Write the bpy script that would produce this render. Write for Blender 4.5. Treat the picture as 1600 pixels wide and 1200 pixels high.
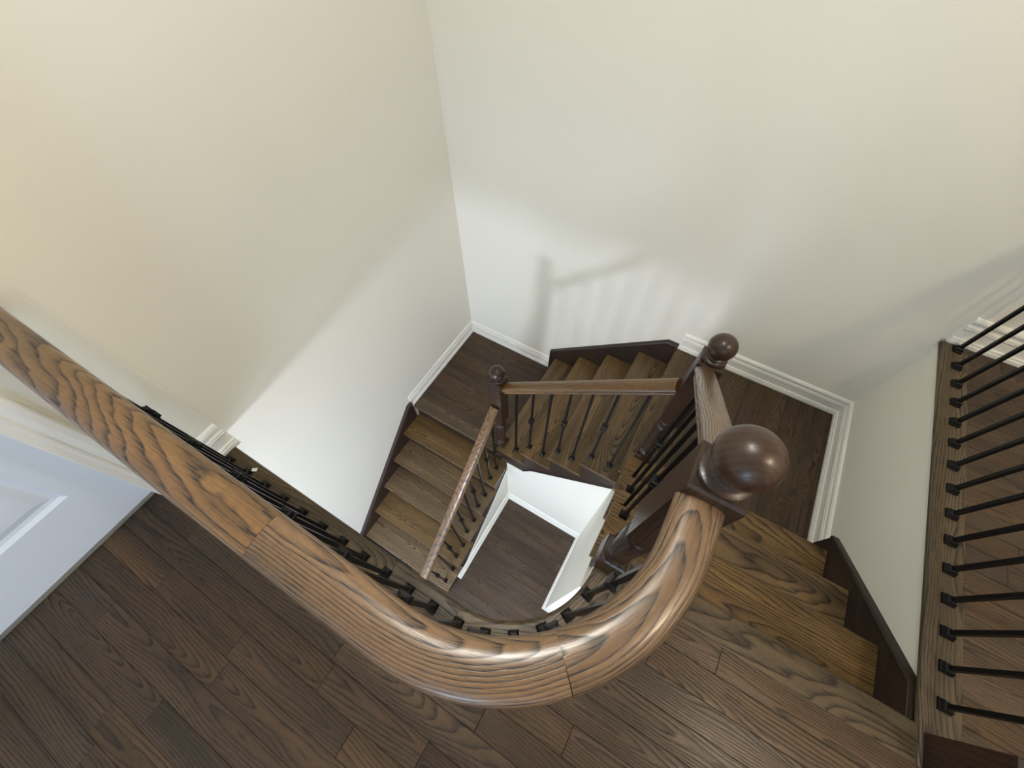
import bpy, math, random
from mathutils import Vector, Matrix
random.seed(7)
S = bpy.context.scene
for o in list(bpy.data.objects): bpy.data.objects.remove(o)
COL = S.collection

# ------------------------------------------------------------------ levels and plan (metres)
# z = 0 is the upper quarter landing; hall floor 4 risers above, lower landing 5 below, ground 11 below
R = .19; T = .2172
Z_HALL = 4*R; Z_UP = 0.0; Z_LOW = -5*R; Z_GND = -11*R
XC = 2.825            # half wall beside the top flight
Y_HALL = -2.03        # front of the hall nosing over the well
ARC = (1.49, -1.72); ARC_R = .325
JOG = .372            # hall side wall
CEIL = 3.45; SLAB_B = .41

# ------------------------------------------------------------------ camera
cam_d = bpy.data.cameras.new('camera'); cam = bpy.data.objects.new('camera', cam_d); COL.objects.link(cam)
cr = Vector((.8606, .5093, -.0053)); cdn = Vector((.4342, -.7391, -.5151)); cf = Vector((-.2662, .4409, -.8571))
cf.normalize(); cr = (cr - cr.dot(cf)*cf).normalized(); cu = -(cf.cross(cr)).normalized()
if cu.dot(cdn) > 0: cu = -cu
m3 = Matrix((cr, cu, -cf)).transposed()
cam.matrix_world = Matrix.Translation((1.67187, -2.01276, 2.27703)) @ m3.to_4x4()
cam_d.sensor_fit = 'HORIZONTAL'; cam_d.sensor_width = 36; cam_d.lens = 633.32*36/1600; cam_d.clip_start = .02
S.camera = cam

# ------------------------------------------------------------------ world, lights, exposure
S.view_settings.view_transform = 'Standard'; S.view_settings.look = 'None'
S.view_settings.exposure = 0.07; S.view_settings.gamma = 1.0; S.view_settings.use_curve_mapping = False
W = bpy.data.worlds.new('World'); S.world = W; W.use_nodes = True
W.node_tree.nodes['Background'].inputs[0].default_value = (.90, .94, 1.0, 1)
W.node_tree.nodes['Background'].inputs[1].default_value = .77

def point(name, loc, watts, col, rad):
    l = bpy.data.lights.new(name, 'POINT'); l.energy = watts; l.color = col; l.shadow_soft_size = rad
    o = bpy.data.objects.new(name, l); o.location = loc; COL.objects.link(o); return o
def area(name, loc, aim, w, h, watts, col):
    l = bpy.data.lights.new(name, 'AREA'); l.shape = 'RECTANGLE'; l.size = w; l.size_y = h; l.energy = watts; l.color = col
    o = bpy.data.objects.new(name, l); o.location = loc
    o.rotation_euler = (Vector(aim) - Vector(loc)).to_track_quat('-Z', 'Y').to_euler(); COL.objects.link(o); return o
WARM = (1.0, .90, .74)
point('stairwell_ceiling_lamp', (1.35, -1.5, 3.3), 34, (1.0, .99, .93), .07)
point('hall_ceiling_lamp', (3.42, -1.9, 3.3), 41, (1.0, .80, .60), .055)
area('hall_window', (2.3, -4.5, 1.75), (.2, -2.9, 1.2), .9, 1.1, 19, (.48, .72, 1.0))
point('ground_floor_ceiling_lamp', (1.5, -3.9, .27), 138, (.78, .85, 1.0), .16)
area('ground_floor_window', (1.2, -4.6, -1.15), (1.2, 0, -1.3), 1.5, 1.5, 40, (.70, .81, 1.0))

# ------------------------------------------------------------------ materials
def nt(name):
    m = bpy.data.materials.new(name); m.use_nodes = True; n = m.node_tree; n.nodes.clear()
    out = n.nodes.new('ShaderNodeOutputMaterial'); b = n.nodes.new('ShaderNodeBsdfPrincipled')
    n.links.new(b.outputs[0], out.inputs[0]); return m, n, b
def lin(c): return tuple(((v/255+.055)/1.055)**2.4 if v/255 > .04045 else v/255/12.92 for v in c)+(1,)
def M_(n, op, a, b=None, c=None, clamp=False):
    k = n.nodes.new('ShaderNodeMath'); k.operation = op; k.use_clamp = clamp
    for i, v in enumerate((a, b, c)):
        if v is None: continue
        if isinstance(v, (int, float)): k.inputs[i].default_value = v
        else: n.links.new(v, k.inputs[i])
    return k.outputs[0]

def wood(name, light, mid, dark, rough=.36, ring=34., contrast=.8, vary=.35, bump=.0012, coat=.12, wander=.11, spec=.5):
    """stained open-grain oak. attribute gc = (along the grain, across, depth) in metres"""
    m, n, b = nt(name); L = n.links.new
    at = n.nodes.new('ShaderNodeAttribute'); at.attribute_name = 'gc'
    oi = n.nodes.new('ShaderNodeObjectInfo')
    cx = n.nodes.new('ShaderNodeCombineXYZ')
    L(M_(n, 'MULTIPLY', oi.outputs['Random'], 37.0), cx.inputs[0])
    L(M_(n, 'MULTIPLY', oi.outputs['Random'], 91.0), cx.inputs[1])
    L(M_(n, 'MULTIPLY', oi.outputs['Random'], 53.0), cx.inputs[2])
    ad = n.nodes.new('ShaderNodeVectorMath'); ad.operation = 'ADD'; L(at.outputs['Vector'], ad.inputs[0]); L(cx.outputs[0], ad.inputs[1])
    sp = n.nodes.new('ShaderNodeSeparateXYZ'); L(at.outputs['Vector'], sp.inputs[0])
    # slow wander of the growth rings
    def noise(scale3, detail, rough_=.5, src=ad.outputs[0]):
        mp = n.nodes.new('ShaderNodeMapping'); mp.inputs['Scale'].default_value = scale3; L(src, mp.inputs[0])
        k = n.nodes.new('ShaderNodeTexNoise'); k.inputs['Scale'].default_value = 1; k.inputs['Detail'].default_value = detail
        k.inputs['Roughness'].default_value = rough_; L(mp.outputs[0], k.inputs[0]); return k.outputs[0]
    w1 = noise((1.7, 7, 7), 1.5)
    w2 = noise((9, 30, 30), 2)
    # each piece is cut at its own distance from the heart of the tree, slightly tilted
    fr = M_(n, 'FRACT', M_(n, 'MULTIPLY', oi.outputs['Random'], 17.37))
    fr2 = M_(n, 'FRACT', M_(n, 'MULTIPLY', oi.outputs['Random'], 71.13))
    yy = M_(n, 'ADD', sp.outputs[1], M_(n, 'MULTIPLY', M_(n, 'SUBTRACT', fr, .5), .10))
    zz = M_(n, 'ADD', M_(n, 'ADD', sp.outputs[2], .012), M_(n, 'MULTIPLY', sp.outputs[0], M_(n, 'MULTIPLY', M_(n, 'SUBTRACT', fr2, .5), .16)))
    r = M_(n, 'SQRT', M_(n, 'ADD', M_(n, 'MULTIPLY', yy, yy), M_(n, 'MULTIPLY', zz, zz)))
    r = M_(n, 'ADD', r, M_(n, 'MULTIPLY', w1, wander))
    r = M_(n, 'ADD', r, M_(n, 'MULTIPLY', w2, .007))
    saw = M_(n, 'FRACT', M_(n, 'MULTIPLY', r, ring*3.2))
    line = M_(n, 'POWER', saw, 3.2)                      # sharp late wood edge
    fall = M_(n, 'SMOOTH_MAX', M_(n, 'SUBTRACT', 1.0, M_(n, 'MULTIPLY', saw, 9.0)), 0.0, .1)
    ringv = M_(n, 'MAXIMUM', line, M_(n, 'MULTIPLY', fall, .7), clamp=True)
    pores = noise((18, 380, 380), 2.5, .65)
    pr = n.nodes.new('ShaderNodeMapRange'); pr.inputs[1].default_value = .50; pr.inputs[2].default_value = .68; L(pores, pr.inputs[0])
    pv = M_(n, 'MULTIPLY', pr.outputs[0], M_(n, 'ADD', M_(n, 'MULTIPLY', ringv, .75), .25))
    tone = noise((1.1, 14, 14), 2)
    mottle = noise((60, 120, 120), 3, .7)
    amt = M_(n, 'ADD', M_(n, 'MULTIPLY', ringv, contrast*.62), M_(n, 'MULTIPLY', pv, contrast*.8), clamp=True)
    base = n.nodes.new('ShaderNodeMix'); base.data_type = 'RGBA'
    tr = n.nodes.new('ShaderNodeMapRange'); tr.inputs[1].default_value = .34; tr.inputs[2].default_value = .66; L(M_(n,'ADD',M_(n,'MULTIPLY',tone,.7),M_(n,'MULTIPLY',mottle,.3)), tr.inputs[0])
    L(tr.outputs[0], base.inputs[0]); base.inputs[6].default_value = lin(mid); base.inputs[7].default_value = lin(light)
    fin = n.nodes.new('ShaderNodeMix'); fin.data_type = 'RGBA'; L(amt, fin.inputs[0]); L(base.outputs[2], fin.inputs[6]); fin.inputs[7].default_value = lin(dark)
    hv = n.nodes.new('ShaderNodeHueSaturation'); L(fin.outputs[2], hv.inputs['Color'])
    L(M_(n, 'ADD', M_(n, 'MULTIPLY', fr2, vary), 1-vary/2), hv.inputs['Value'])
    L(M_(n, 'ADD', M_(n, 'MULTIPLY', fr, .25), .87), hv.inputs['Saturation'])
    L(hv.outputs[0], b.inputs['Base Color'])
    L(M_(n, 'ADD', M_(n, 'MULTIPLY', amt, .22), rough), b.inputs['Roughness'])
    b.inputs['Specular IOR Level'].default_value = spec; b.inputs['Coat Weight'].default_value = coat; b.inputs['Coat Roughness'].default_value = .22
    bp = n.nodes.new('ShaderNodeBump'); bp.inputs['Distance'].default_value = bump; bp.inputs['Strength'].default_value = .55
    L(M_(n, 'SUBTRACT', 1.0, amt), bp.inputs['Height']); L(bp.outputs[0], b.inputs['Normal'])
    return m

M = {}
M['rail'] = wood('oak_handrail', (138, 103, 64), (95, 71, 44), (27, 20, 15), rough=.28, ring=58, contrast=1.3, vary=.12, bump=.0006, coat=.3, wander=.065)
M['newel'] = wood('oak_newel', (66, 46, 33), (46, 32, 24), (20, 14, 11), rough=.3, ring=30, contrast=.8, vary=.1, bump=.00008, coat=.12, spec=.45)
M['tread'] = wood('oak_tread', (128, 102, 64), (86, 67, 41), (25, 18, 12), rough=.36, ring=30, contrast=1.3, vary=.26, coat=.08, spec=.35)
M['nosing'] = wood('oak_nosing', (104, 87, 60), (72, 59, 40), (26, 20, 14), rough=.36, ring=32, contrast=1.25, vary=.22, coat=.08, spec=.35)
M['floor'] = wood('oak_floor', (90, 69, 47), (59, 45, 31), (26, 19, 14), rough=.36, ring=34, contrast=1.2, vary=.42, coat=.06, spec=.38)
M['dark'] = wood('oak_dark', (54, 38, 29), (41, 29, 23), (22, 15, 12), rough=.38, ring=26, contrast=.6, vary=.1)

def paint(name, col, rough=.6, bump=.0006, scale=260):
    m, n, b = nt(name); L = n.links.new
    b.inputs['Roughness'].default_value = rough
    tc = n.nodes.new('ShaderNodeTexCoord')
    k = n.nodes.new('ShaderNodeTexNoise'); k.inputs['Scale'].default_value = scale; k.inputs['Detail'].default_value = 3; L(tc.outputs['Object'], k.inputs[0])
    k2 = n.nodes.new('ShaderNodeTexNoise'); k2.inputs['Scale'].default_value = 1.7; k2.inputs['Detail'].default_value = 2; L(tc.outputs['Object'], k2.inputs[0])
    h = n.nodes.new('ShaderNodeHueSaturation'); h.inputs['Color'].default_value = lin(col)
    L(M_(n, 'ADD', M_(n, 'MULTIPLY', k2.outputs[0], .03), .985), h.inputs['Value']); L(h.outputs[0], b.inputs['Base Color'])
    bp = n.nodes.new('ShaderNodeBump'); bp.inputs['Distance'].default_value = bump; bp.inputs['Strength'].default_value = .4
    L(k.outputs[0], bp.inputs['Height']); L(bp.outputs[0], b.inputs['Normal']); return m
M['wall'] = paint('wall_paint', (234, 232, 221))
M['ceiling'] = paint('ceiling_paint', (238, 238, 234), .8)
M['trim'] = paint('trim_paint', (240, 239, 232), .35, .0002)
M['door'] = paint('door_paint_daylit', (228, 236, 248), .38, .0002)  # white door; the blue tint is cool window daylight put into the paint
m, n, b = nt('black_iron'); b.inputs['Base Color'].default_value = (.003, .003, .0035, 1); b.inputs['Specular IOR Level'].default_value = .28
k = n.nodes.new('ShaderNodeTexNoise'); k.inputs['Scale'].default_value = 90; n.links.new(M_(n, 'ADD', M_(n, 'MULTIPLY', k.outputs[0], .2), .25), b.inputs['Roughness'])
M['iron'] = m
m, n, b = nt('dark_void'); b.inputs['Base Color'].default_value = (.01, .01, .012, 1); b.inputs['Roughness'].default_value = .9; M['void'] = m
m, n, b = nt('white_paper'); b.inputs['Base Color'].default_value = (.8, .8, .74, 1); b.inputs['Roughness'].default_value = .6; M['paper'] = m

# ------------------------------------------------------------------ mesh helpers
GX = lambda v: (v[0], v[1], v[2]); GY = lambda v: (v[1], v[0], v[2]); GZ = lambda v: (v[2], v[0], v[1])
class MB:
    def __init__(s): s.v = []; s.f = []; s.g = []
    def add(s, vs, fs, g=None):
        k = len(s.v); s.v += [tuple(q) for q in vs]; s.f += [tuple(i+k for i in f) for f in fs]
        s.g += [tuple(q) for q in (g or vs)]; return s
    def prism(s, poly, a, b, axis, grain=None):
        """2D polygon (in the two other axes, cyclic order) extruded from a to b along axis"""
        def P(p, t):
            return {0: (t, p[0], p[1]), 1: (p[0], t, p[1]), 2: (p[0], p[1], t)}[axis]
        n = len(poly); vs = [P(p, a) for p in poly]+[P(p, b) for p in poly]
        fs = [tuple(range(n)), tuple(range(2*n-1, n-1, -1))]+[(i, i+n, (i+1) % n+n, (i+1) % n) for i in range(n)]
        return s.add(vs, fs, [grain(v) for v in vs] if grain else None)
    def box(s, x0, x1, y0, y1, z0, z1, grain=None):
        return s.prism([(x0, y0), (x1, y0), (x1, y1), (x0, y1)], z0, z1, 2, grain)
    def rings(s, rings, cap=True, grain=None, closed=False):
        n = len(rings[0]); vs = [v for r_ in rings for v in r_]; fs = []
        m_ = len(rings)
        for i in range(m_-1 if not closed else m_):
            for j in range(n):
                a = i*n+j; b_ = i*n+(j+1) % n; c = ((i+1) % m_)*n+(j+1) % n; d = ((i+1) % m_)*n+j
                fs.append((a, b_, c, d))
        if cap and not closed: fs += [tuple(range(n-1, -1, -1)), tuple(range((m_-1)*n, m_*n))]
        return s.add(vs, fs, grain if isinstance(grain, list) else ([grain(v) for v in vs] if grain else None))
    def lathe(s, prof, cx, cy, n=32, grain=None):
        rr = [[(cx+r_*math.cos(2*math.pi*j/n), cy+r_*math.sin(2*math.pi*j/n), z) for j in range(n)] for r_, z in prof]
        return s.rings(rr, True, grain)
    def mesh(s, name, mat, smooth=None):
        me = bpy.data.meshes.new(name); me.from_pydata(s.v, [], s.f)
        a = me.attributes.new('gc', 'FLOAT_VECTOR', 'POINT')
        a.data.foreach_set('vector', [c for q in s.g for c in q])
        import bmesh
        bm = bmesh.new(); bm.from_mesh(me); bmesh.ops.recalc_face_normals(bm, faces=bm.faces); bm.to_mesh(me); bm.free()
        me.materials.append(mat)
        if smooth:
            for p in me.polygons: p.use_smooth = True
            me.set_sharp_from_angle(angle=math.radians(smooth))
        return me
    def obj(s, name, mat, parent=None, smooth=None, **kw):
        return link(name, s.mesh(name, mat, smooth), parent, **kw)
def link(name, me, parent=None, loc=(0, 0, 0), rz=0, **props):
    o = bpy.data.objects.new(name, me); COL.objects.link(o)
    if parent is not None:
        o.parent = parent; o.matrix_parent_inverse = Matrix.Identity(4)
        loc = Vector(loc) - Vector(parent.get('_w', (0, 0, 0))) if me is None or True else loc
    o.location = loc; o.rotation_euler = (0, 0, rz)
    for k_, v in props.items(): o[k_] = v
    return o
# world-space building: every Empty stays at the origin offset given; children meshes are in world coordinates
def thing(name, label, cat, loc, group=None):
    o = bpy.data.objects.new(name, None); COL.objects.link(o); o.location = loc; o.empty_display_size = .1
    o['label'] = label; o['category'] = cat; o['_w'] = tuple(loc)
    if group: o['group'] = group
    return o
def structure(name, mb, mat, label, smooth=None):
    o = mb.obj(name, mat, None, smooth); o['kind'] = 'structure'; o['label'] = label; return o

def sweep(path, ups, prof, s0=0.0):
    """profile (lateral, vertical) swept along path with vertical kept vertical; returns MB with grain coords"""
    mb = MB(); rr = []; gg = []; s = s0
    for i, p in enumerate(path):
        p = Vector(p)
        a = Vector(path[max(i-1, 0)]); c = Vector(path[min(i+1, len(path)-1)])
        d = (c-a).normalized(); lat = Vector((-d.y, d.x, 0)).normalized(); up = d.cross(lat); up = -up if up.z < 0 else up
        if i: s += (p-Vector(path[i-1])).length
        rr.append([tuple(p+lat*q[0]+up*q[1]) for q in prof]); gg += [(s, q[0], q[1]) for q in prof]
    mb.rings(rr, True, gg); return mb

# ------------------------------------------------------------------ room shell
X1 = 4.2; Y1 = -4.6
structure('wall_left', MB().box(-.12, 0, Y1, .12, Z_GND-.02, CEIL), M['wall'], 'tall off-white wall on the left of the stairwell')
structure('wall_back', MB().box(0, X1, 0, .12, Z_GND-.02, CEIL), M['wall'], 'tall off-white wall behind the stairs')
structure('wall_right', MB().box(X1, X1+.12, Y1, .12, SLAB_B, CEIL), M['wall'], 'off-white wall on the far side of the hall')
structure('ceiling', MB().box(-.12, X1+.12, Y1, .12, CEIL, CEIL+.1), M['ceiling'], 'white ceiling over hall and stairwell')
# hall side wall with the door opening
DY0, DY1, DTOP = -2.305, -3.085, Z_HALL+2.05
mb = MB().box(0, JOG, DY0, -2.022, Z_HALL-.03, CEIL).box(0, JOG, DY0, -2.074, SLAB_B, Z_HALL-.03)
mb.box(.20, JOG, DY1, DY0, DTOP, CEIL); mb.box(.20, JOG, Y1, DY1, SLAB_B, CEIL)
structure('wall_front', mb, M['wall'], 'off-white hall wall holding the white door')
structure('door_gap_shade', MB().box(.02, .05, DY1, DY0, Z_HALL-.02, DTOP), M['void'], 'black sheet for the shade behind the white door')  # near-black sheet: shade of the door gap put into its colour
# half wall under the balustrade beside the top flight
structure('wall_stair_right', MB().box(XC, XC+.11, -1.72, 0, Z_GND, Z_HALL-.028), M['wall'], 'off-white wall below the balustrade nosing')
# walls of the ground floor seen down the well
nl = lambda x: Z_LOW+R+(x-.923)*R/T
mb = MB().prism([(1.0, Z_GND), (1.83, Z_GND), (1.83, nl(1.83)-.33), (1.2, nl(1.2)-.33), (1.0, -1.0)], -1.0, -.9, 1)
structure('wall_well_back', mb, M['wall'], 'white ground floor wall below the middle flight')
mb = MB().prism([(-.9, Z_GND), (-.9, Z_LOW-.28), (-1.0, Z_LOW-.32), (-1.88, Z_GND+.02), (-1.93, Z_GND)], .9, 1.0, 0)
structure('wall_well_left', mb, M['wall'], 'white ground floor wall below the lowest flight')
mb = MB().prism([(-1.0, Z_GND), (-1.0, -.18), (-1.60, .36), (-1.75, SLAB_B), (-1.75, Z_GND)], 1.83, 1.94, 0)
structure('wall_well_right', mb, M['wall'], 'white ground floor wall below the top flight')
# floor slab between storeys with the rounded cut-out
def arc(r_, a0, a1, n=20):
    return [(ARC[0]+r_*math.cos(a0+(a1-a0)*i/n), ARC[1]+r_*math.sin(a0+(a1-a0)*i/n)) for i in range(n+1)]
out = [(0, -2.06)]+arc(.352, -math.pi/2, 0)+[(1.842, -1.65), (XC+.1, -1.65), (XC+.1, 0), (X1, 0), (X1, Y1), (0, Y1)]
out[0] = (0, -2.075)
ZB = Z_HALL-.019
mb = MB(); nn = len(out)
mb.prism(out, SLAB_B, ZB-.001, 2)
structure('ceiling_ground', mb, M['ceiling'], 'white plaster edge and soffit of the hall floor')

# ------------------------------------------------------------------ plank floors
PW = .0815
_pm = {}
def plank_mesh(L_, w, along):
    key = (round(L_, 3), round(w, 4), along)
    if key in _pm: return _pm[key]
    c = .0012; g = .0003; h = .018
    def V(l, wd, z): return (l, wd, z) if along == 'x' else (wd, l, z)
    lo = [V(g, g, -h), V(L_-g, g, -h), V(L_-g, w-g, -h), V(g, w-g, -h)]
    mi = [V(g, g, -c), V(L_-g, g, -c), V(L_-g, w-g, -c), V(g, w-g, -c)]
    hi = [V(g+c, g+c, 0), V(L_-g-c, g+c, 0), V(L_-g-c, w-g-c, 0), V(g+c, w-g-c, 0)]
    gr = lambda v: ((v[0], v[1]-w/2, v[2]) if along == 'x' else (v[1], v[0]-w/2, v[2]))
    mb = MB(); mb.rings([lo, mi, hi], True, gr)
    _pm[key] = mb.mesh('plank', M['floor']); return _pm[key]
LENS = [.36, .46, .58, .7, .84, 1.0, 1.2]
def planks(parent, a0, a1, b0, b1, z, along, rng, start=None, bw=PW):
    """rows stacked along b from b0 towards b1, planks laid along a"""
    sgn = 1 if b1 > b0 else -1; b_ = b0
    while (b1-b_)*sgn > .004:
        w = min(bw, abs(b1-b_)); lo = min(b_, b_+sgn*w)
        s = a0 if start is None else max(a0, start(lo, lo+w))
        p = s; first = True
        while a1-p > .002:
            L_ = rng.choice(LENS)*(rng.choice([.35, .6, .8, 1]) if first else 1); first = False
            if a1-(p+L_) < .12: L_ = a1-p
            loc = (p, lo, z) if along == 'x' else (lo, p, z)
            link('plank', plank_mesh(L_, w, along), parent, loc)
            p += L_
        b_ += sgn*w
def floor_base(name, x0, x1, y0, y1, z, label, th=.10):
    mb = MB().box(x0, x1, y0, y1, z-.018-th, z-.0182)
    o = structure(name, mb, M['void'], label); o['_w'] = (0, 0, 0); return o
# nosing profile: half-round front, t thick; runs towards +u from the front edge
def nose(front, back, top, t=.028, sgn=1):
    r_ = t/2; pts = [(back, top), (back, top-t)]
    for i in range(9):
        a = -math.pi/2 - math.pi*i/8
        pts.append((front+sgn*(r_+r_*.9*math.cos(a)), top-r_+r_*math.sin(a)))
    return pts

# hall floor
rng = random.Random(11)
hall = structure('floor', MB().prism([(JOG-.09, -2.13)]+[(JOG-.09, Y1), (X1, Y1), (X1, 0), (2.84, 0), (2.84, -1.66), (1.87, -1.66), (1.87, -2.13)], Z_HALL-.0188, Z_HALL-.0184, 2), M['void'],
                 'dark oak plank floor of the upper hall'); hall['_w'] = (0, 0, 0)
NB = .108
YR = -1.726
planks(hall, 2.905, X1, YR, 0, Z_HALL, 'x', rng)
def clip(y0, y1):
    y = max(y0, y1)
    if y > -1.73: return 1.9
    d = .345**2-(y-ARC[1])**2
    return (ARC[0]+math.sqrt(d)) if d > 0 else ARC[0]+.02
planks(hall, 1.45, X1, YR, YR-5*PW-.0, Z_HALL, 'x', rng, start=clip)
planks(hall, JOG-.09, X1, YR-5*PW, -4.1, Z_HALL, 'x', rng)
# curved and straight nosing boards round the well, top a hair above the planks
zt = Z_HALL+.0012
def nosing_arc(a0, a1, n=16):
    mb = MB(); prof = nose(0, NB, zt); rr = []; gg = []
    for i in range(n+1):
        a = a0+(a1-a0)*i/n; c, s = math.cos(a), math.sin(a)
        rr.append([(ARC[0]+(ARC_R+p[0])*c, ARC[1]+(ARC_R+p[0])*s, p[1]) for p in prof])
        ca, sa = math.cos((a0+a1)/2), math.sin((a0+a1)/2)
        gg += [((-sa*(v[0]-ARC[0])+ca*(v[1]-ARC[1])), ca*(v[0]-ARC[0])+sa*(v[1]-ARC[1])-.38, v[2]-zt) for v in rr[-1]]
    mb.rings(rr, True, gg); return mb
def nosing_x(x0, x1, yf, sgn, z):      # runs along x, front at yf, body towards sgn*y
    mb = MB(); pr = nose(yf, yf+sgn*NB, z, sgn=sgn)
    mb.prism(pr, x0, x1, 0, lambda v: (v[0], v[1]-yf-sgn*NB/2, v[2]-z)); return mb
def nosing_y(y0, y1, xf, sgn, z, w=NB):
    mb = MB(); pr = nose(xf, xf+sgn*w, z, sgn=sgn)
    mb.prism(pr, y0, y1, 1, lambda v: (v[1], v[0]-xf-sgn*w/2, v[2]-z)); return mb
Y_EDGE = ARC[1]-ARC_R            # -2.05 at the arc; the straight board runs at the same line
nosing_x(JOG+.001, 1.225, Y_EDGE, -1, zt).obj('nosing_board', M['nosing'], hall, 40)
mb = nosing_x(1.2262, ARC[0], Y_EDGE, -1, zt)
mb.obj('nosing_board', M['nosing'], hall, 40)
nosing_arc(-math.pi/2+.001, -.72).obj('nosing_board', M['nosing'], hall, 40)
nosing_arc(-.717, -.001).obj('nosing_board', M['nosing'], hall, 40)
nosing_y(-1.719, -1.619, 1.815, 1, zt).obj('nosing_board', M['nosing'], hall, 40)
nosing_x(1.9235, 2.796, -1.619, -1, zt).obj('nosing_board', M['nosing'], hall, 40)
nosing_y(-1.728, -.017, 2.797, 1, zt).obj('nosing_board', M['nosing'], hall, 40)

# landings and ground floor
up = floor_base('floor_upper_landing', 1.84, XC, -1.0, 0, Z_UP, 'dark oak plank floor of the upper quarter landing')
planks(up, -1.0, 0, 1.885, XC, Z_UP, 'y', rng)
nosing_y(-1.028, -.02, .923+4*T, 1, Z_UP+.0012, .094).obj('nosing_board', M['nosing'], up, 40)
low = floor_base('floor_lower_landing', 0, .95, -.97, 0, Z_LOW, 'dark oak plank floor of the lower quarter landing')
planks(low, 0, .965, 0, -.908, Z_LOW, 'x', rng)
nosing_x(.02, 1.0, -1.003, 1, Z_LOW+.0012).obj('nosing_board', M['nosing'], low, 40)
gnd = floor_base('floor_ground', 0, XC, Y1, -.9, Z_GND, 'dark oak plank floor at the bottom of the stairwell')
planks(gnd, .55, 2.3, -1.0, -3.0, Z_GND, 'x', rng)

# ------------------------------------------------------------------ baseboards and trims
BH = .152
BP = [(0, 0), (.020, 0), (.020, .016), (.018, .020), (.014, .021), (.017, .026), (.016, .032), (.009, .034), (.009, .082), (.013, .085), (.014, .091), (.009, .093), (.013, .097), (.012, .103),
      (.005, .106), (.004, .118), (.010, .122), (.014, .130), (.013, .140), (.008, .149), (0, BH)]
def baseboard(name, label, p0, p1, nrm, z, m0=0, m1=0):
    """m0/m1: +1 inner mitre, -1 outer mitre, 0 square end"""
    p0 = Vector(p0); p1 = Vector(p1); d = (p1-p0).normalized(); nv = Vector(nrm); mb = MB()
    r0 = [(*(p0+nv*q[0]+d*m0*q[0]), z+q[1]) for q in BP]; r1 = [(*(p1+nv*q[0]-d*m1*q[0]), z+q[1]) for q in BP]
    mb.rings([r0, r1], True); return structure(name, mb, M['trim'], label)
baseboard('baseboard_left', 'white moulded baseboard on the left wall of the lower landing', (0, 0), (0, -1.0), (1, 0), Z_LOW, 1, 0)
baseboard('baseboard_back', 'white moulded baseboard on the back wall of the lower landing', (0, 0), (.866, 0), (0, -1), Z_LOW, 1, 0)
baseboard('baseboard_upper_back', 'white moulded baseboard on the back wall of the upper landing', (1.803, 0), (XC, 0), (0, -1), Z_UP, 0, 1)
baseboard('baseboard_upper_right', 'white moulded baseboard on the right wall of the upper landing', (XC, 0), (XC, -.902), (-1, 0), Z_UP, 1, 0)
baseboard('baseboard_hall_back', 'white moulded baseboard behind the first iron balusters', (2.815, 0), (X1, 0), (0, -1), Z_HALL, 0, 0)
baseboard('baseboard_hall_left', 'short white moulded baseboard beside the hall door', (JOG, -2.024), (JOG, -2.225), (1, 0), Z_HALL, 0, 0)
baseboard('baseboard_well_back', 'white baseboard along the back wall at the bottom of the well', (1.0, -1.0), (1.83, -1.0), (0, -1), Z_GND, 1, 1)
baseboard('baseboard_well_left', 'white baseboard along the left wall at the bottom of the well', (1.0, -1.0), (1.0, -1.93), (1, 0), Z_GND, 1, 0)
baseboard('baseboard_well_right', 'white baseboard along the right wall at the bottom of the well', (1.83, -1.0), (1.83, -1.75), (-1, 0), Z_GND, 1, 0)

# door casing on the hall wall (profile across the wall, run upward)
CW = .078
CP = [(0, 0), (.008, 0), (.010, .004), (.010, .020), (.013, .026), (.013, .032), (.010, .038), (.014, .050), (.018, .058), (.018, .074), (.014, CW), (0, CW)]
def casing(y_in, sgn):
    mb = MB(); poly = [(JOG+q[0], y_in+sgn*q[1]) for q in CP]
    mb.prism(poly, Z_HALL, DTOP+CW, 2); return mb
structure('trim_1', casing(DY0, 1), M['trim'], 'white moulded door casing nearest the balustrade')
structure('trim_2', casing(DY1, -1), M['trim'], 'white moulded door casing on the far side of the door')
mb = MB(); mb.prism([(JOG+q[0], DTOP+q[1]) for q in CP], DY1, DY0, 1)
structure('trim_3', mb, M['trim'], 'white moulded casing over the door')
mb = MB().box(.20, JOG, DY0-.0, DY0+.0005, Z_HALL, DTOP)
# door with recessed moulded panels
DX = .278; ya, yb = DY1+.004, DY0-.004; zb, ztp = Z_HALL+.014, DTOP-.004
P_Y = (ya+.112, -2.42); P_Z = [(Z_HALL+.24, Z_HALL+.86), (Z_HALL+1.02, Z_HALL+1.90)]
mb = MB()
mb.box(DX-.035, DX, ya, P_Y[0], zb, ztp); mb.box(DX-.035, DX, P_Y[1], yb, zb, ztp)
zz = [zb]+[q for p in P_Z for q in p]+[ztp]
for i in range(0, len(zz), 2): mb.box(DX-.035, DX, P_Y[0], P_Y[1], zz[i], zz[i+1])
door = structure('door_1', mb, M['door'], 'white panelled door seen past the handrail'); door['_w'] = (0, 0, 0)
for z0, z1 in P_Z:
    y0, y1 = P_Y; mb = MB()
    def rect(i, x): return [(x, y0+i, z0+i), (x, y1-i, z0+i), (x, y1-i, z1-i), (x, y0+i, z1-i)]
    mb.rings([rect(0, DX-.03), rect(0, DX), rect(.004, DX), rect(.016, DX-.010), rect(.030, DX-.012), rect(.052, DX-.004), rect(.056, DX-.003)], True)
    mb.obj('door_panel', M['door'], door)

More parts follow.
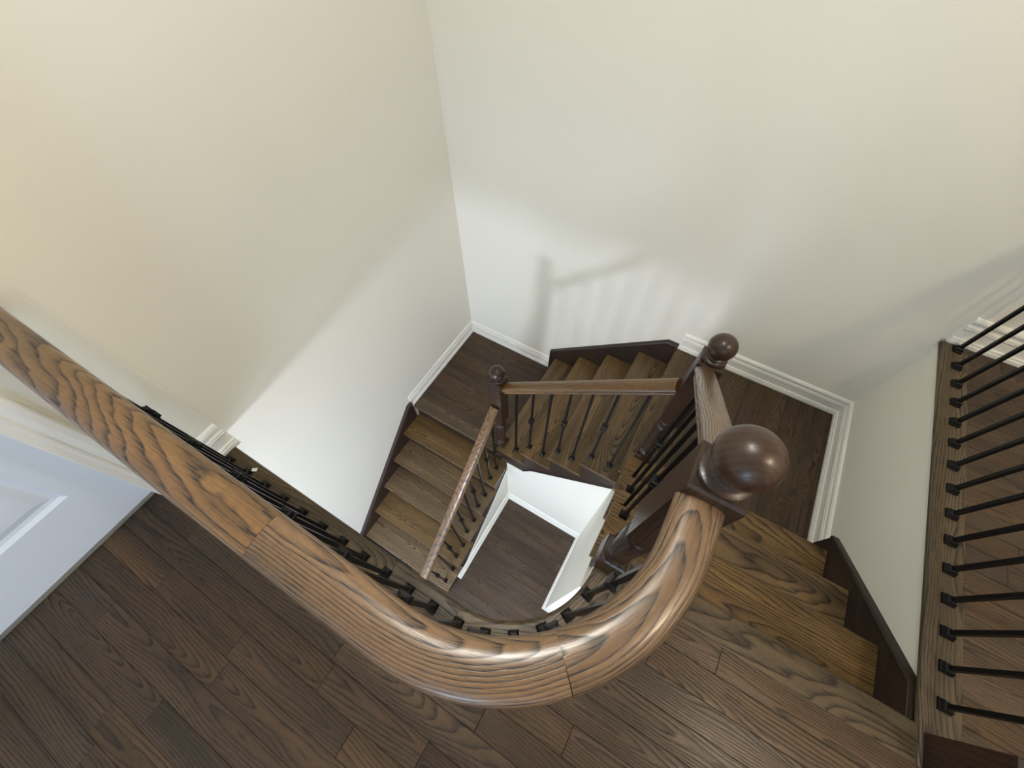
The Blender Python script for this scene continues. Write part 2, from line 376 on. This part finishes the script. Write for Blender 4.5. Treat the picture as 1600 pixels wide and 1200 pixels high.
# ------------------------------------------------------------------ flights of stairs
RS = .028      # nosing overhang
def skirt(parent, poly, face, wall, axis, beadline):
    """board on the wall: polygon in (run, z)"""
    mb = MB(); mb.prism(poly, face, wall, axis, (lambda v: (v[0], v[2], v[1])) if axis == 1 else (lambda v: (v[1], v[2], v[0])))
    o = mb.obj('skirt_board', M['dark'], parent)
    d = 1 if face > wall else -1
    # rounded cap moulding along the top edge
    mb = MB(); rr = []
    pr = [(0, -.022), (.004, -.022), (.009, -.016), (.009, -.010), (.006, -.007), (.010, -.003), (.008, .004), (.0, .006), (-.02, .006), (-.02, 0)]
    for (u, z) in beadline:
        ring_ = []
        for q in pr:
            c = face+d*q[0]
            ring_.append((c, u, z+q[1]) if axis == 0 else (u, c, z+q[1]))
        rr.append(ring_)
    mb.rings(rr, True, (lambda v: (v[0], v[2], v[1])) if axis == 1 else (lambda v: (v[1], v[2], v[0])))
    mb.obj('cap_moulding', M['dark'], o if o.get('_w') else o, 40)
    return o

# middle flight (F2): rises to the right along the back wall
xs = .923
F2 = thing('stair_flight', 'middle flight of five dark oak steps along the back wall between the landings', 'staircase', (xs, -.5, Z_LOW))
def gY(v): return (v[1]+.5, v[0], v[2])
for i in range(4):
    x = xs+i*T; z = Z_LOW+(i+1)*R
    mb = MB(); mb.prism(nose(x, x+T+RS+.004, z, sgn=1), -1.03, -.021, 1, lambda v, x=x, z=z: (v[1], v[0]-x-.12, v[2]-z))
    mb.obj('tread', M['tread'], F2, 40)
for i in range(5):
    x = xs+i*T+RS; z0 = Z_LOW+i*R; z1 = z0+R-.028
    MB().box(x, x+.018, -.995, -.021, z0+.001, z1, lambda v: (v[1], v[2], v[0])).obj('riser', M['dark'], F2)
nz = lambda x: Z_LOW+R+(x-xs)*R/T
sk = [(.870, Z_LOW+.001), (.870, -.69), (1.722, .022), (1.80, .022), (1.80, -.2), (1.35, -.60)]
skirt(F2, [(.870, Z_LOW+.001), (.870, -.682), (1.725, .030), (1.80, .030), (1.80, -.20), (1.0, Z_LOW+.001)], -.019, -.0005, 1, [(.872, -.684), (1.725, .026), (1.80, .026)])
# open stringer, saw-toothed under the treads
pts = []
for i in range(5):
    x = xs+i*T+RS; z = Z_LOW+(i+1)*R-.028
    pts += [(x-.001, z-R+(.0 if i else -.0)), (x-.001, z)]
pts += [(1.83, -.03), (1.83, nz(1.83)-.385), (1.24, nz(1.24)-.385), (1.17, Z_LOW-.03), (.97, Z_LOW-.03)]
pts[0] = (xs+RS-.001, Z_LOW-.03)
mb = MB(); mb.prism(pts[:-1], -1.014, -.996, 1, GX); os_ = mb.obj('open_stringer', M['dark'], F2)
mb = MB(); rr = []
for u, z in [(1.83, nz(1.83)-.385), (1.24, nz(1.24)-.385), (1.17, Z_LOW-.03), (.97, Z_LOW-.03)]:
    rr.append([(u, -1.014, z), (u, -1.021, z+.002), (u, -1.024, z+.012), (u, -1.019, z+.018), (u, -1.014, z+.020)])
mb.rings(rr, True, GX); mb.obj('edge_moulding', M['dark'], F2, 40)
for i in range(4):      # scotia under each open tread end
    x = xs+i*T; z = Z_LOW+(i+1)*R-.028
    MB().prism([(-1.014, z), (-1.026, z), (-1.022, z-.008), (-1.014, z-.014)], x+RS, x+T+RS, 0, GX).obj('scotia', M['dark'], F2)

# lowest flight (F1): falls towards the viewer along the left wall
F1 = thing('stair_flight', 'lowest flight of dark oak steps descending along the left wall', 'staircase', (.5, -1.003, Z_LOW))
nf = lambda k_: -1.003-k_*T
for k_ in range(1, 6):
    z = Z_LOW-k_*R; y = nf(k_)
    mb = MB(); mb.prism(nose(y, y+T+RS+.004, z, sgn=1), .021, 1.0, 0, lambda v, y=y, z=z: (v[0], v[1]-y-.12, v[2]-z))
    mb.obj('tread', M['tread'], F1, 40)
for k_ in range(6):
    y = nf(k_)+RS; zt_ = Z_LOW-k_*R-.028; zb_ = Z_LOW-(k_+1)*R+.001
    MB().box(.021, .968, y, y+.018, zb_, zt_, lambda v: (v[0], v[2], v[1])).obj('riser', M['dark'], F1)
n1 = lambda y: Z_LOW+(y+1.003)*R/T
skirt(F1, [(-1.002, -1.2), (-1.002, Z_LOW+.062), (-1.05, Z_LOW+.062), (-2.32, n1(-2.32)+.105), (-2.32, Z_GND+.001), (-2.1, Z_GND+.001)], .019, .0005, 0, [(-1.002, Z_LOW+.058), (-1.05, Z_LOW+.058), (-2.32, n1(-2.32)+.101)])
pts = []
for k_ in range(5, -1, -1):
    y = nf(k_)+RS; z = Z_LOW-k_*R-.028
    pts += [(y-.001, z-R+ (.0)), (y-.001, z)]
pts[0] = (nf(5)+RS-.001, Z_GND+.001)
pts += [(-.90, Z_LOW-.028), (-.90, Z_LOW-.30), (-1.0, n1(-1.0)-.34), (-1.905, Z_GND+.001)]
MB().prism(pts, .968, .986, 0, GY).obj('open_stringer', M['dark'], F1)
rr = []
for u, z in [(-.9, Z_LOW-.30), (-1.0, n1(-1.0)-.34), (-1.905, Z_GND+.001)]:
    rr.append([(.986, u, z), (.993, u, z+.002), (.996, u, z+.012), (.990, u, z+.018), (.986, u, z+.020)])
mb = MB(); mb.rings(rr, True, GY); mb.obj('edge_moulding', M['dark'], F1, 40)

# top flight (F3): rises towards the viewer beside the half wall
F3 = thing('stair_flight', 'top flight of dark oak steps climbing to the hall beside the half wall', 'staircase', (2.3, -.968, Z_UP))
g3 = lambda k_: -.968-(k_-1)*T       # front of nosing k
for k_ in range(1, 4):
    z = k_*R; y = g3(k_)
    mb = MB(); mb.prism(nose(y, y-T-RS-.004, z, sgn=-1), 1.802, 2.804, 0, lambda v, y=y, z=z: (v[0], v[1]-y+.12, v[2]-z))
    mb.obj('tread', M['tread'], F3, 40)
for k_ in range(1, 5):
    y = g3(k_)-RS; z0 = (k_-1)*R+.001; z1 = k_*R-.028
    MB().box(1.85, 2.804, y-.018, y, z0, z1, lambda v: (v[0], v[2], v[1])).obj('riser', M['dark'], F3)
n3 = lambda y: R+(-.968-y)*R/T
skirt(F3, [(-.905, .001), (-.905, .222), (-1.512, .728), (-1.612, .728), (-1.612, .50), (-1.2, .15), (-1.0, .001)], 2.806, XC-.0005, 0, [(-.905, .217), (-1.512, .724), (-1.612, .724)])
pts = []
for k_ in range(1, 5):
    y = g3(k_)-RS+.001; z = k_*R-.028
    pts += [(y, z-R), (y, z)]
pts[0] = (g3(1)-RS+.001, -.03)
pts += [(-1.66, Z_HALL-.03), (-1.66, SLAB_B), (-1.60, .36), (-.99, -.20)]
MB().prism(pts, 1.829, 1.848, 0, GY).obj('open_stringer', M['dark'], F3)

# ------------------------------------------------------------------ newel posts
def newel(label, x, y, z0, base_h, turn_h, top, ball_z):
    N = thing('newel_post', label, 'newel post', (x, y, z0)); h = .045
    def sq(z, a): return [(x-a, y-a, z), (x+a, y-a, z), (x+a, y+a, z), (x-a, y+a, z)]
    zb_ = z0+base_h; zt_ = zb_+turn_h
    mb = MB(); mb.rings([sq(z0+.0015, h), sq(zb_-.006, h), sq(zb_, h-.006)], True, GZ); mb.obj('base_block', M['newel'], N)
    p = [(.030, 0), (.041, .004), (.0425, .012), (.041, .020), (.035, .024), (.040, .028), (.041, .034), (.036, .042), (.033, .050)]
    q = turn_h
    prof = [(r_, zb_+z) for r_, z in p]
    prof += [(.034, zb_+.08), (.037, zb_+.13), (.041, zb_+max(q*.55, .17)), (.042, zb_+q-.075), (.0405, zb_+q-.060), (.034, zb_+q-.052), (.0335, zb_+q-.040),
             (.0385, zb_+q-.034), (.0415, zb_+q-.024), (.0415, zb_+q-.014), (.037, zb_+q-.006), (.030, zb_+q)]
    if turn_h < .32: prof = prof[:9]+[(.036, zb_+.09), (.041, zb_+.15)]+prof[-9:]
    mb = MB(); mb.lathe(prof, x, y, 40, GZ); mb.obj('turned_shaft', M['newel'], N, 35)
    mb = MB(); mb.rings([sq(zt_, h-.008), sq(zt_+.010, h), sq(top-.005, h), sq(top, h-.005)], True, GZ); mb.obj('upper_block', M['newel'], N)
    mb = MB(); mb.lathe([(.020, top-.001), (.0415, top), (.0435, top+.005), (.0425, top+.011), (.034, top+.013), (.031, top+.016), (.034, top+.021), (.036, top+.026), (.030, top+.032), (.02, top+.036)], x, y, 40, GZ)
    mb.obj('collar', M['newel'], N, 35)
    br = .0475; mb = MB(); mb.lathe([(br*math.sin(math.pi*i/24)+1e-4, ball_z-br*math.cos(math.pi*i/24)) for i in range(25)], x, y, 40, lambda v: (v[2], v[0]-x, v[1]-y)); mb.obj('ball_finial', M['newel'], N, 80)
    return N
newel('large ball-topped dark newel post at the head of the stairs by the curved handrail', 1.850, -1.672, Z_HALL, .14, .35, 1.665, 1.737)
newel('ball-topped dark newel post on the upper landing beside the back wall', 1.866, -.955, Z_UP, .23, .40, 1.095, 1.165)
newel('small ball-topped dark newel post on the lower landing, deepest of the ball-topped posts', .930, -.955, Z_LOW, .22, .37, .190, .260)
newel('dark newel post ending the straight balustrade on the half wall', 2.857, -1.682, Z_HALL, .26, .25, 1.665, 1.737)

# ------------------------------------------------------------------ railings
RP = [(-.019, -.040), (-.030, -.036), (-.031, -.028), (-.027, -.022), (-.036, -.016), (-.0435, -.006), (-.0445, .002), (-.041, .012), (-.034, .019), (-.022, .0235), (-.008, .0255),
      (.008, .0255), (.022, .0235), (.034, .019), (.041, .012), (.0445, .002), (.0435, -.006), (.036, -.016), (.027, -.022), (.031, -.028), (.030, -.036), (.019, -.040)]
RP = [(a*.90, b*.92) for a, b in RP]
RPS = [(a*.88, b) for a, b in RP]
RZ = 1.617        # widest part of the level rails
_bm = {}
def bal_mesh(h):
    h = round(h, 3)
    if h not in _bm:
        s = .0066; mb = MB(); mb.box(-s, s, -s, s, 0, h); _bm[h] = mb.mesh('baluster', M['iron'])
    return _bm[h]
s_ = lambda a, z: [(-a, -a, z), (a, -a, z), (a, a, z), (-a, a, z)]
mb = MB(); mb.rings([s_(.0175, 0), s_(.0175, .007), s_(.0155, .010), s_(.0125, .021), s_(.0095, .024)], True); SHOE = mb.mesh('shoe', M['iron'])
mb = MB(); mb.rings([s_(.0075, -.030), s_(.0095, -.029), s_(.0095, -.021), s_(.0165, -.019), s_(.0165, -.010), s_(.0105, -.008), s_(.0105, .008), s_(.0165, .010), s_(.0165, .019), s_(.0095, .021), s_(.0095, .029), s_(.0075, .030)], True)
KNUCKLE = mb.mesh('knuckle', M['iron'])
def baluster(rail, x, y, z0, z1, knuckle, rz=0, kz=None):
    b_ = link('baluster', bal_mesh(z1-z0), rail, (x, y, z0), rz)
    s1 = bpy.data.objects.new('shoe', SHOE); COL.objects.link(s1); s1.parent = b_; s1.location = (0, 0, 0)
    if knuckle:
        s2 = bpy.data.objects.new('knuckle', KNUCKLE); COL.objects.link(s2); s2.parent = b_; s2.location = (0, 0, (kz if kz else .41))
def railing(label, loc): return thing('stair_railing', label, 'railing', loc)

# curved hall railing: straight run, then a quarter turn into the big newel
RA = (1.525, -1.789); RR = .317
H = railing('curved oak handrail with black iron balusters round the hall edge of the well', (1.0, -2.11, Z_HALL))
def arcpath(a0, a1, n): return [(RA[0]+RR*math.cos(a0+(a1-a0)*i/n), RA[1]+RR*math.sin(a0+(a1-a0)*i/n), RZ) for i in range(n+1)]
sweep([(JOG+.001, RA[1]-RR, RZ), (.8, RA[1]-RR, RZ), (1.2785, RA[1]-RR, RZ)], None, RP).obj('handrail', M['rail'], H, 50)
path = [(1.279, RA[1]-RR, RZ), (1.35, RA[1]-RR, RZ)]+arcpath(-math.pi/2, -.79, 22)
sweep(path, None, RP, 1.3).obj('handrail', M['rail'], H, 50)
path = arcpath(-.789, 0, 20)+[(RA[0]+RR, -1.7165, RZ)]
sweep(path, None, RP, 3.1).obj('handrail', M['rail'], H, 50)
BA = (1.47, -1.728); BR = .372; sp_ = .0985
zt2 = RZ-.034
xk = 1.411; k_ = 0
while xk > .40:
    baluster(H, xk, BA[1]-BR, zt, zt2, k_ % 2 == 0); xk -= sp_; k_ += 1
a = -math.pi/2; s = sp_-(1.47-1.411); k_ = 1
while True:
    an = -math.pi/2+s/BR
    if an > -.12: break
    baluster(H, BA[0]+BR*math.cos(an), BA[1]+BR*math.sin(an), zt, zt2, k_ % 2 == 0, an); s += .0928; k_ += 1

# straight balustrade on the half wall
G = railing('straight row of black iron balusters under an oak handrail on the half wall', (2.857, -.8, Z_HALL))
sweep([(2.857, -.001, RZ), (2.857, -.8, RZ), (2.857, -1.636, RZ)], None, RP).obj('handrail', M['rail'], G, 50)
for i in range(15): baluster(G, 2.857, -.052-i*.1064, zt, zt2, False)

# raked railings
def rake(label, p0, p1, bals):
    o = railing(label, p0)
    sweep([p0, tuple((Vector(p0)+Vector(p1))/2), p1], None, RPS).obj('handrail', M['rail'], o, 50)
    for (x, y, z, kn) in bals:
        t_ = ((Vector((x, y))-Vector(p0[:2])).length)/((Vector(p1[:2])-Vector(p0[:2])).length)
        zr = p0[2]+(p1[2]-p0[2])*t_-.034
        baluster(o, x, y, z, zr, kn, 0, (zr-z)*.52)
    return o
RH = .845
nzF2 = lambda x: nz(x)+RH
rake('raked oak handrail with black iron balusters on the middle flight', (.976, -.955, nzF2(.976)), (1.820, -.955, nzF2(1.820)),
     [(1.065, -.955, Z_LOW+R, False), (1.180, -.955, Z_LOW+2*R, True), (1.290, -.955, Z_LOW+2*R, False), (1.398, -.955, Z_LOW+3*R, True), (1.507, -.955, Z_LOW+3*R, False), (1.620, -.955, Z_LOW+4*R, True), (1.742, -.955, Z_LOW+4*R, False)])
n1r = lambda y: n1(y)+RH
bl = [(.93, -1.06, Z_LOW-R, False), (.93, -1.165, Z_LOW-R, True)]
for k_, y in [(2, -1.273), (2, -1.386), (3, -1.480), (3, -1.593), (4, -1.690), (4, -1.801), (5, -1.902), (5, -2.018)]:
    bl.append((.93, y, Z_LOW-k_*R, len(bl) % 2 == 1))
rake('raked oak handrail with black iron balusters on the lowest flight', (.93, -1.0005, n1r(-1.0)), (.93, -2.30, n1r(-2.30)), bl)
n3r = lambda y: n3(y)+RH
rake('short raked oak handrail between the two posts of the top flight', (1.858, -1.0005, n3r(-1.0)), (1.858, -1.6265, n3r(-1.6265)),
     [(1.858, -1.14, R, True), (1.858, -1.255, 2*R, False), (1.858, -1.355, 2*R, False), (1.858, -1.443, 3*R, True), (1.858, -1.555, 3*R, False)])

# ------------------------------------------------------------------ small white scrap stuck on the nosing by the balusters
mb = MB(); mb.rings([[(-.011, -.007, 0), (.010, -.006, 0), (.011, .007, 0), (-.010, .006, 0)], [(-.011, -.007, .0012), (.010, -.006, .003), (.011, .007, .002), (-.010, .006, .001)]], True)
ps = mb.obj('paper_scrap', M['paper'], None); ps.location = (.537, -2.074, zt+.0003); ps.rotation_euler = (0, 0, .5)
ps['label'] = 'tiny white paper scrap on the dark edge board near the white baseboard end'; ps['category'] = 'scrap'

# children were authored in world coordinates: shift meshes whose parent empty is off the origin
for o in bpy.data.objects:
    if '_w' in o: del o['_w']
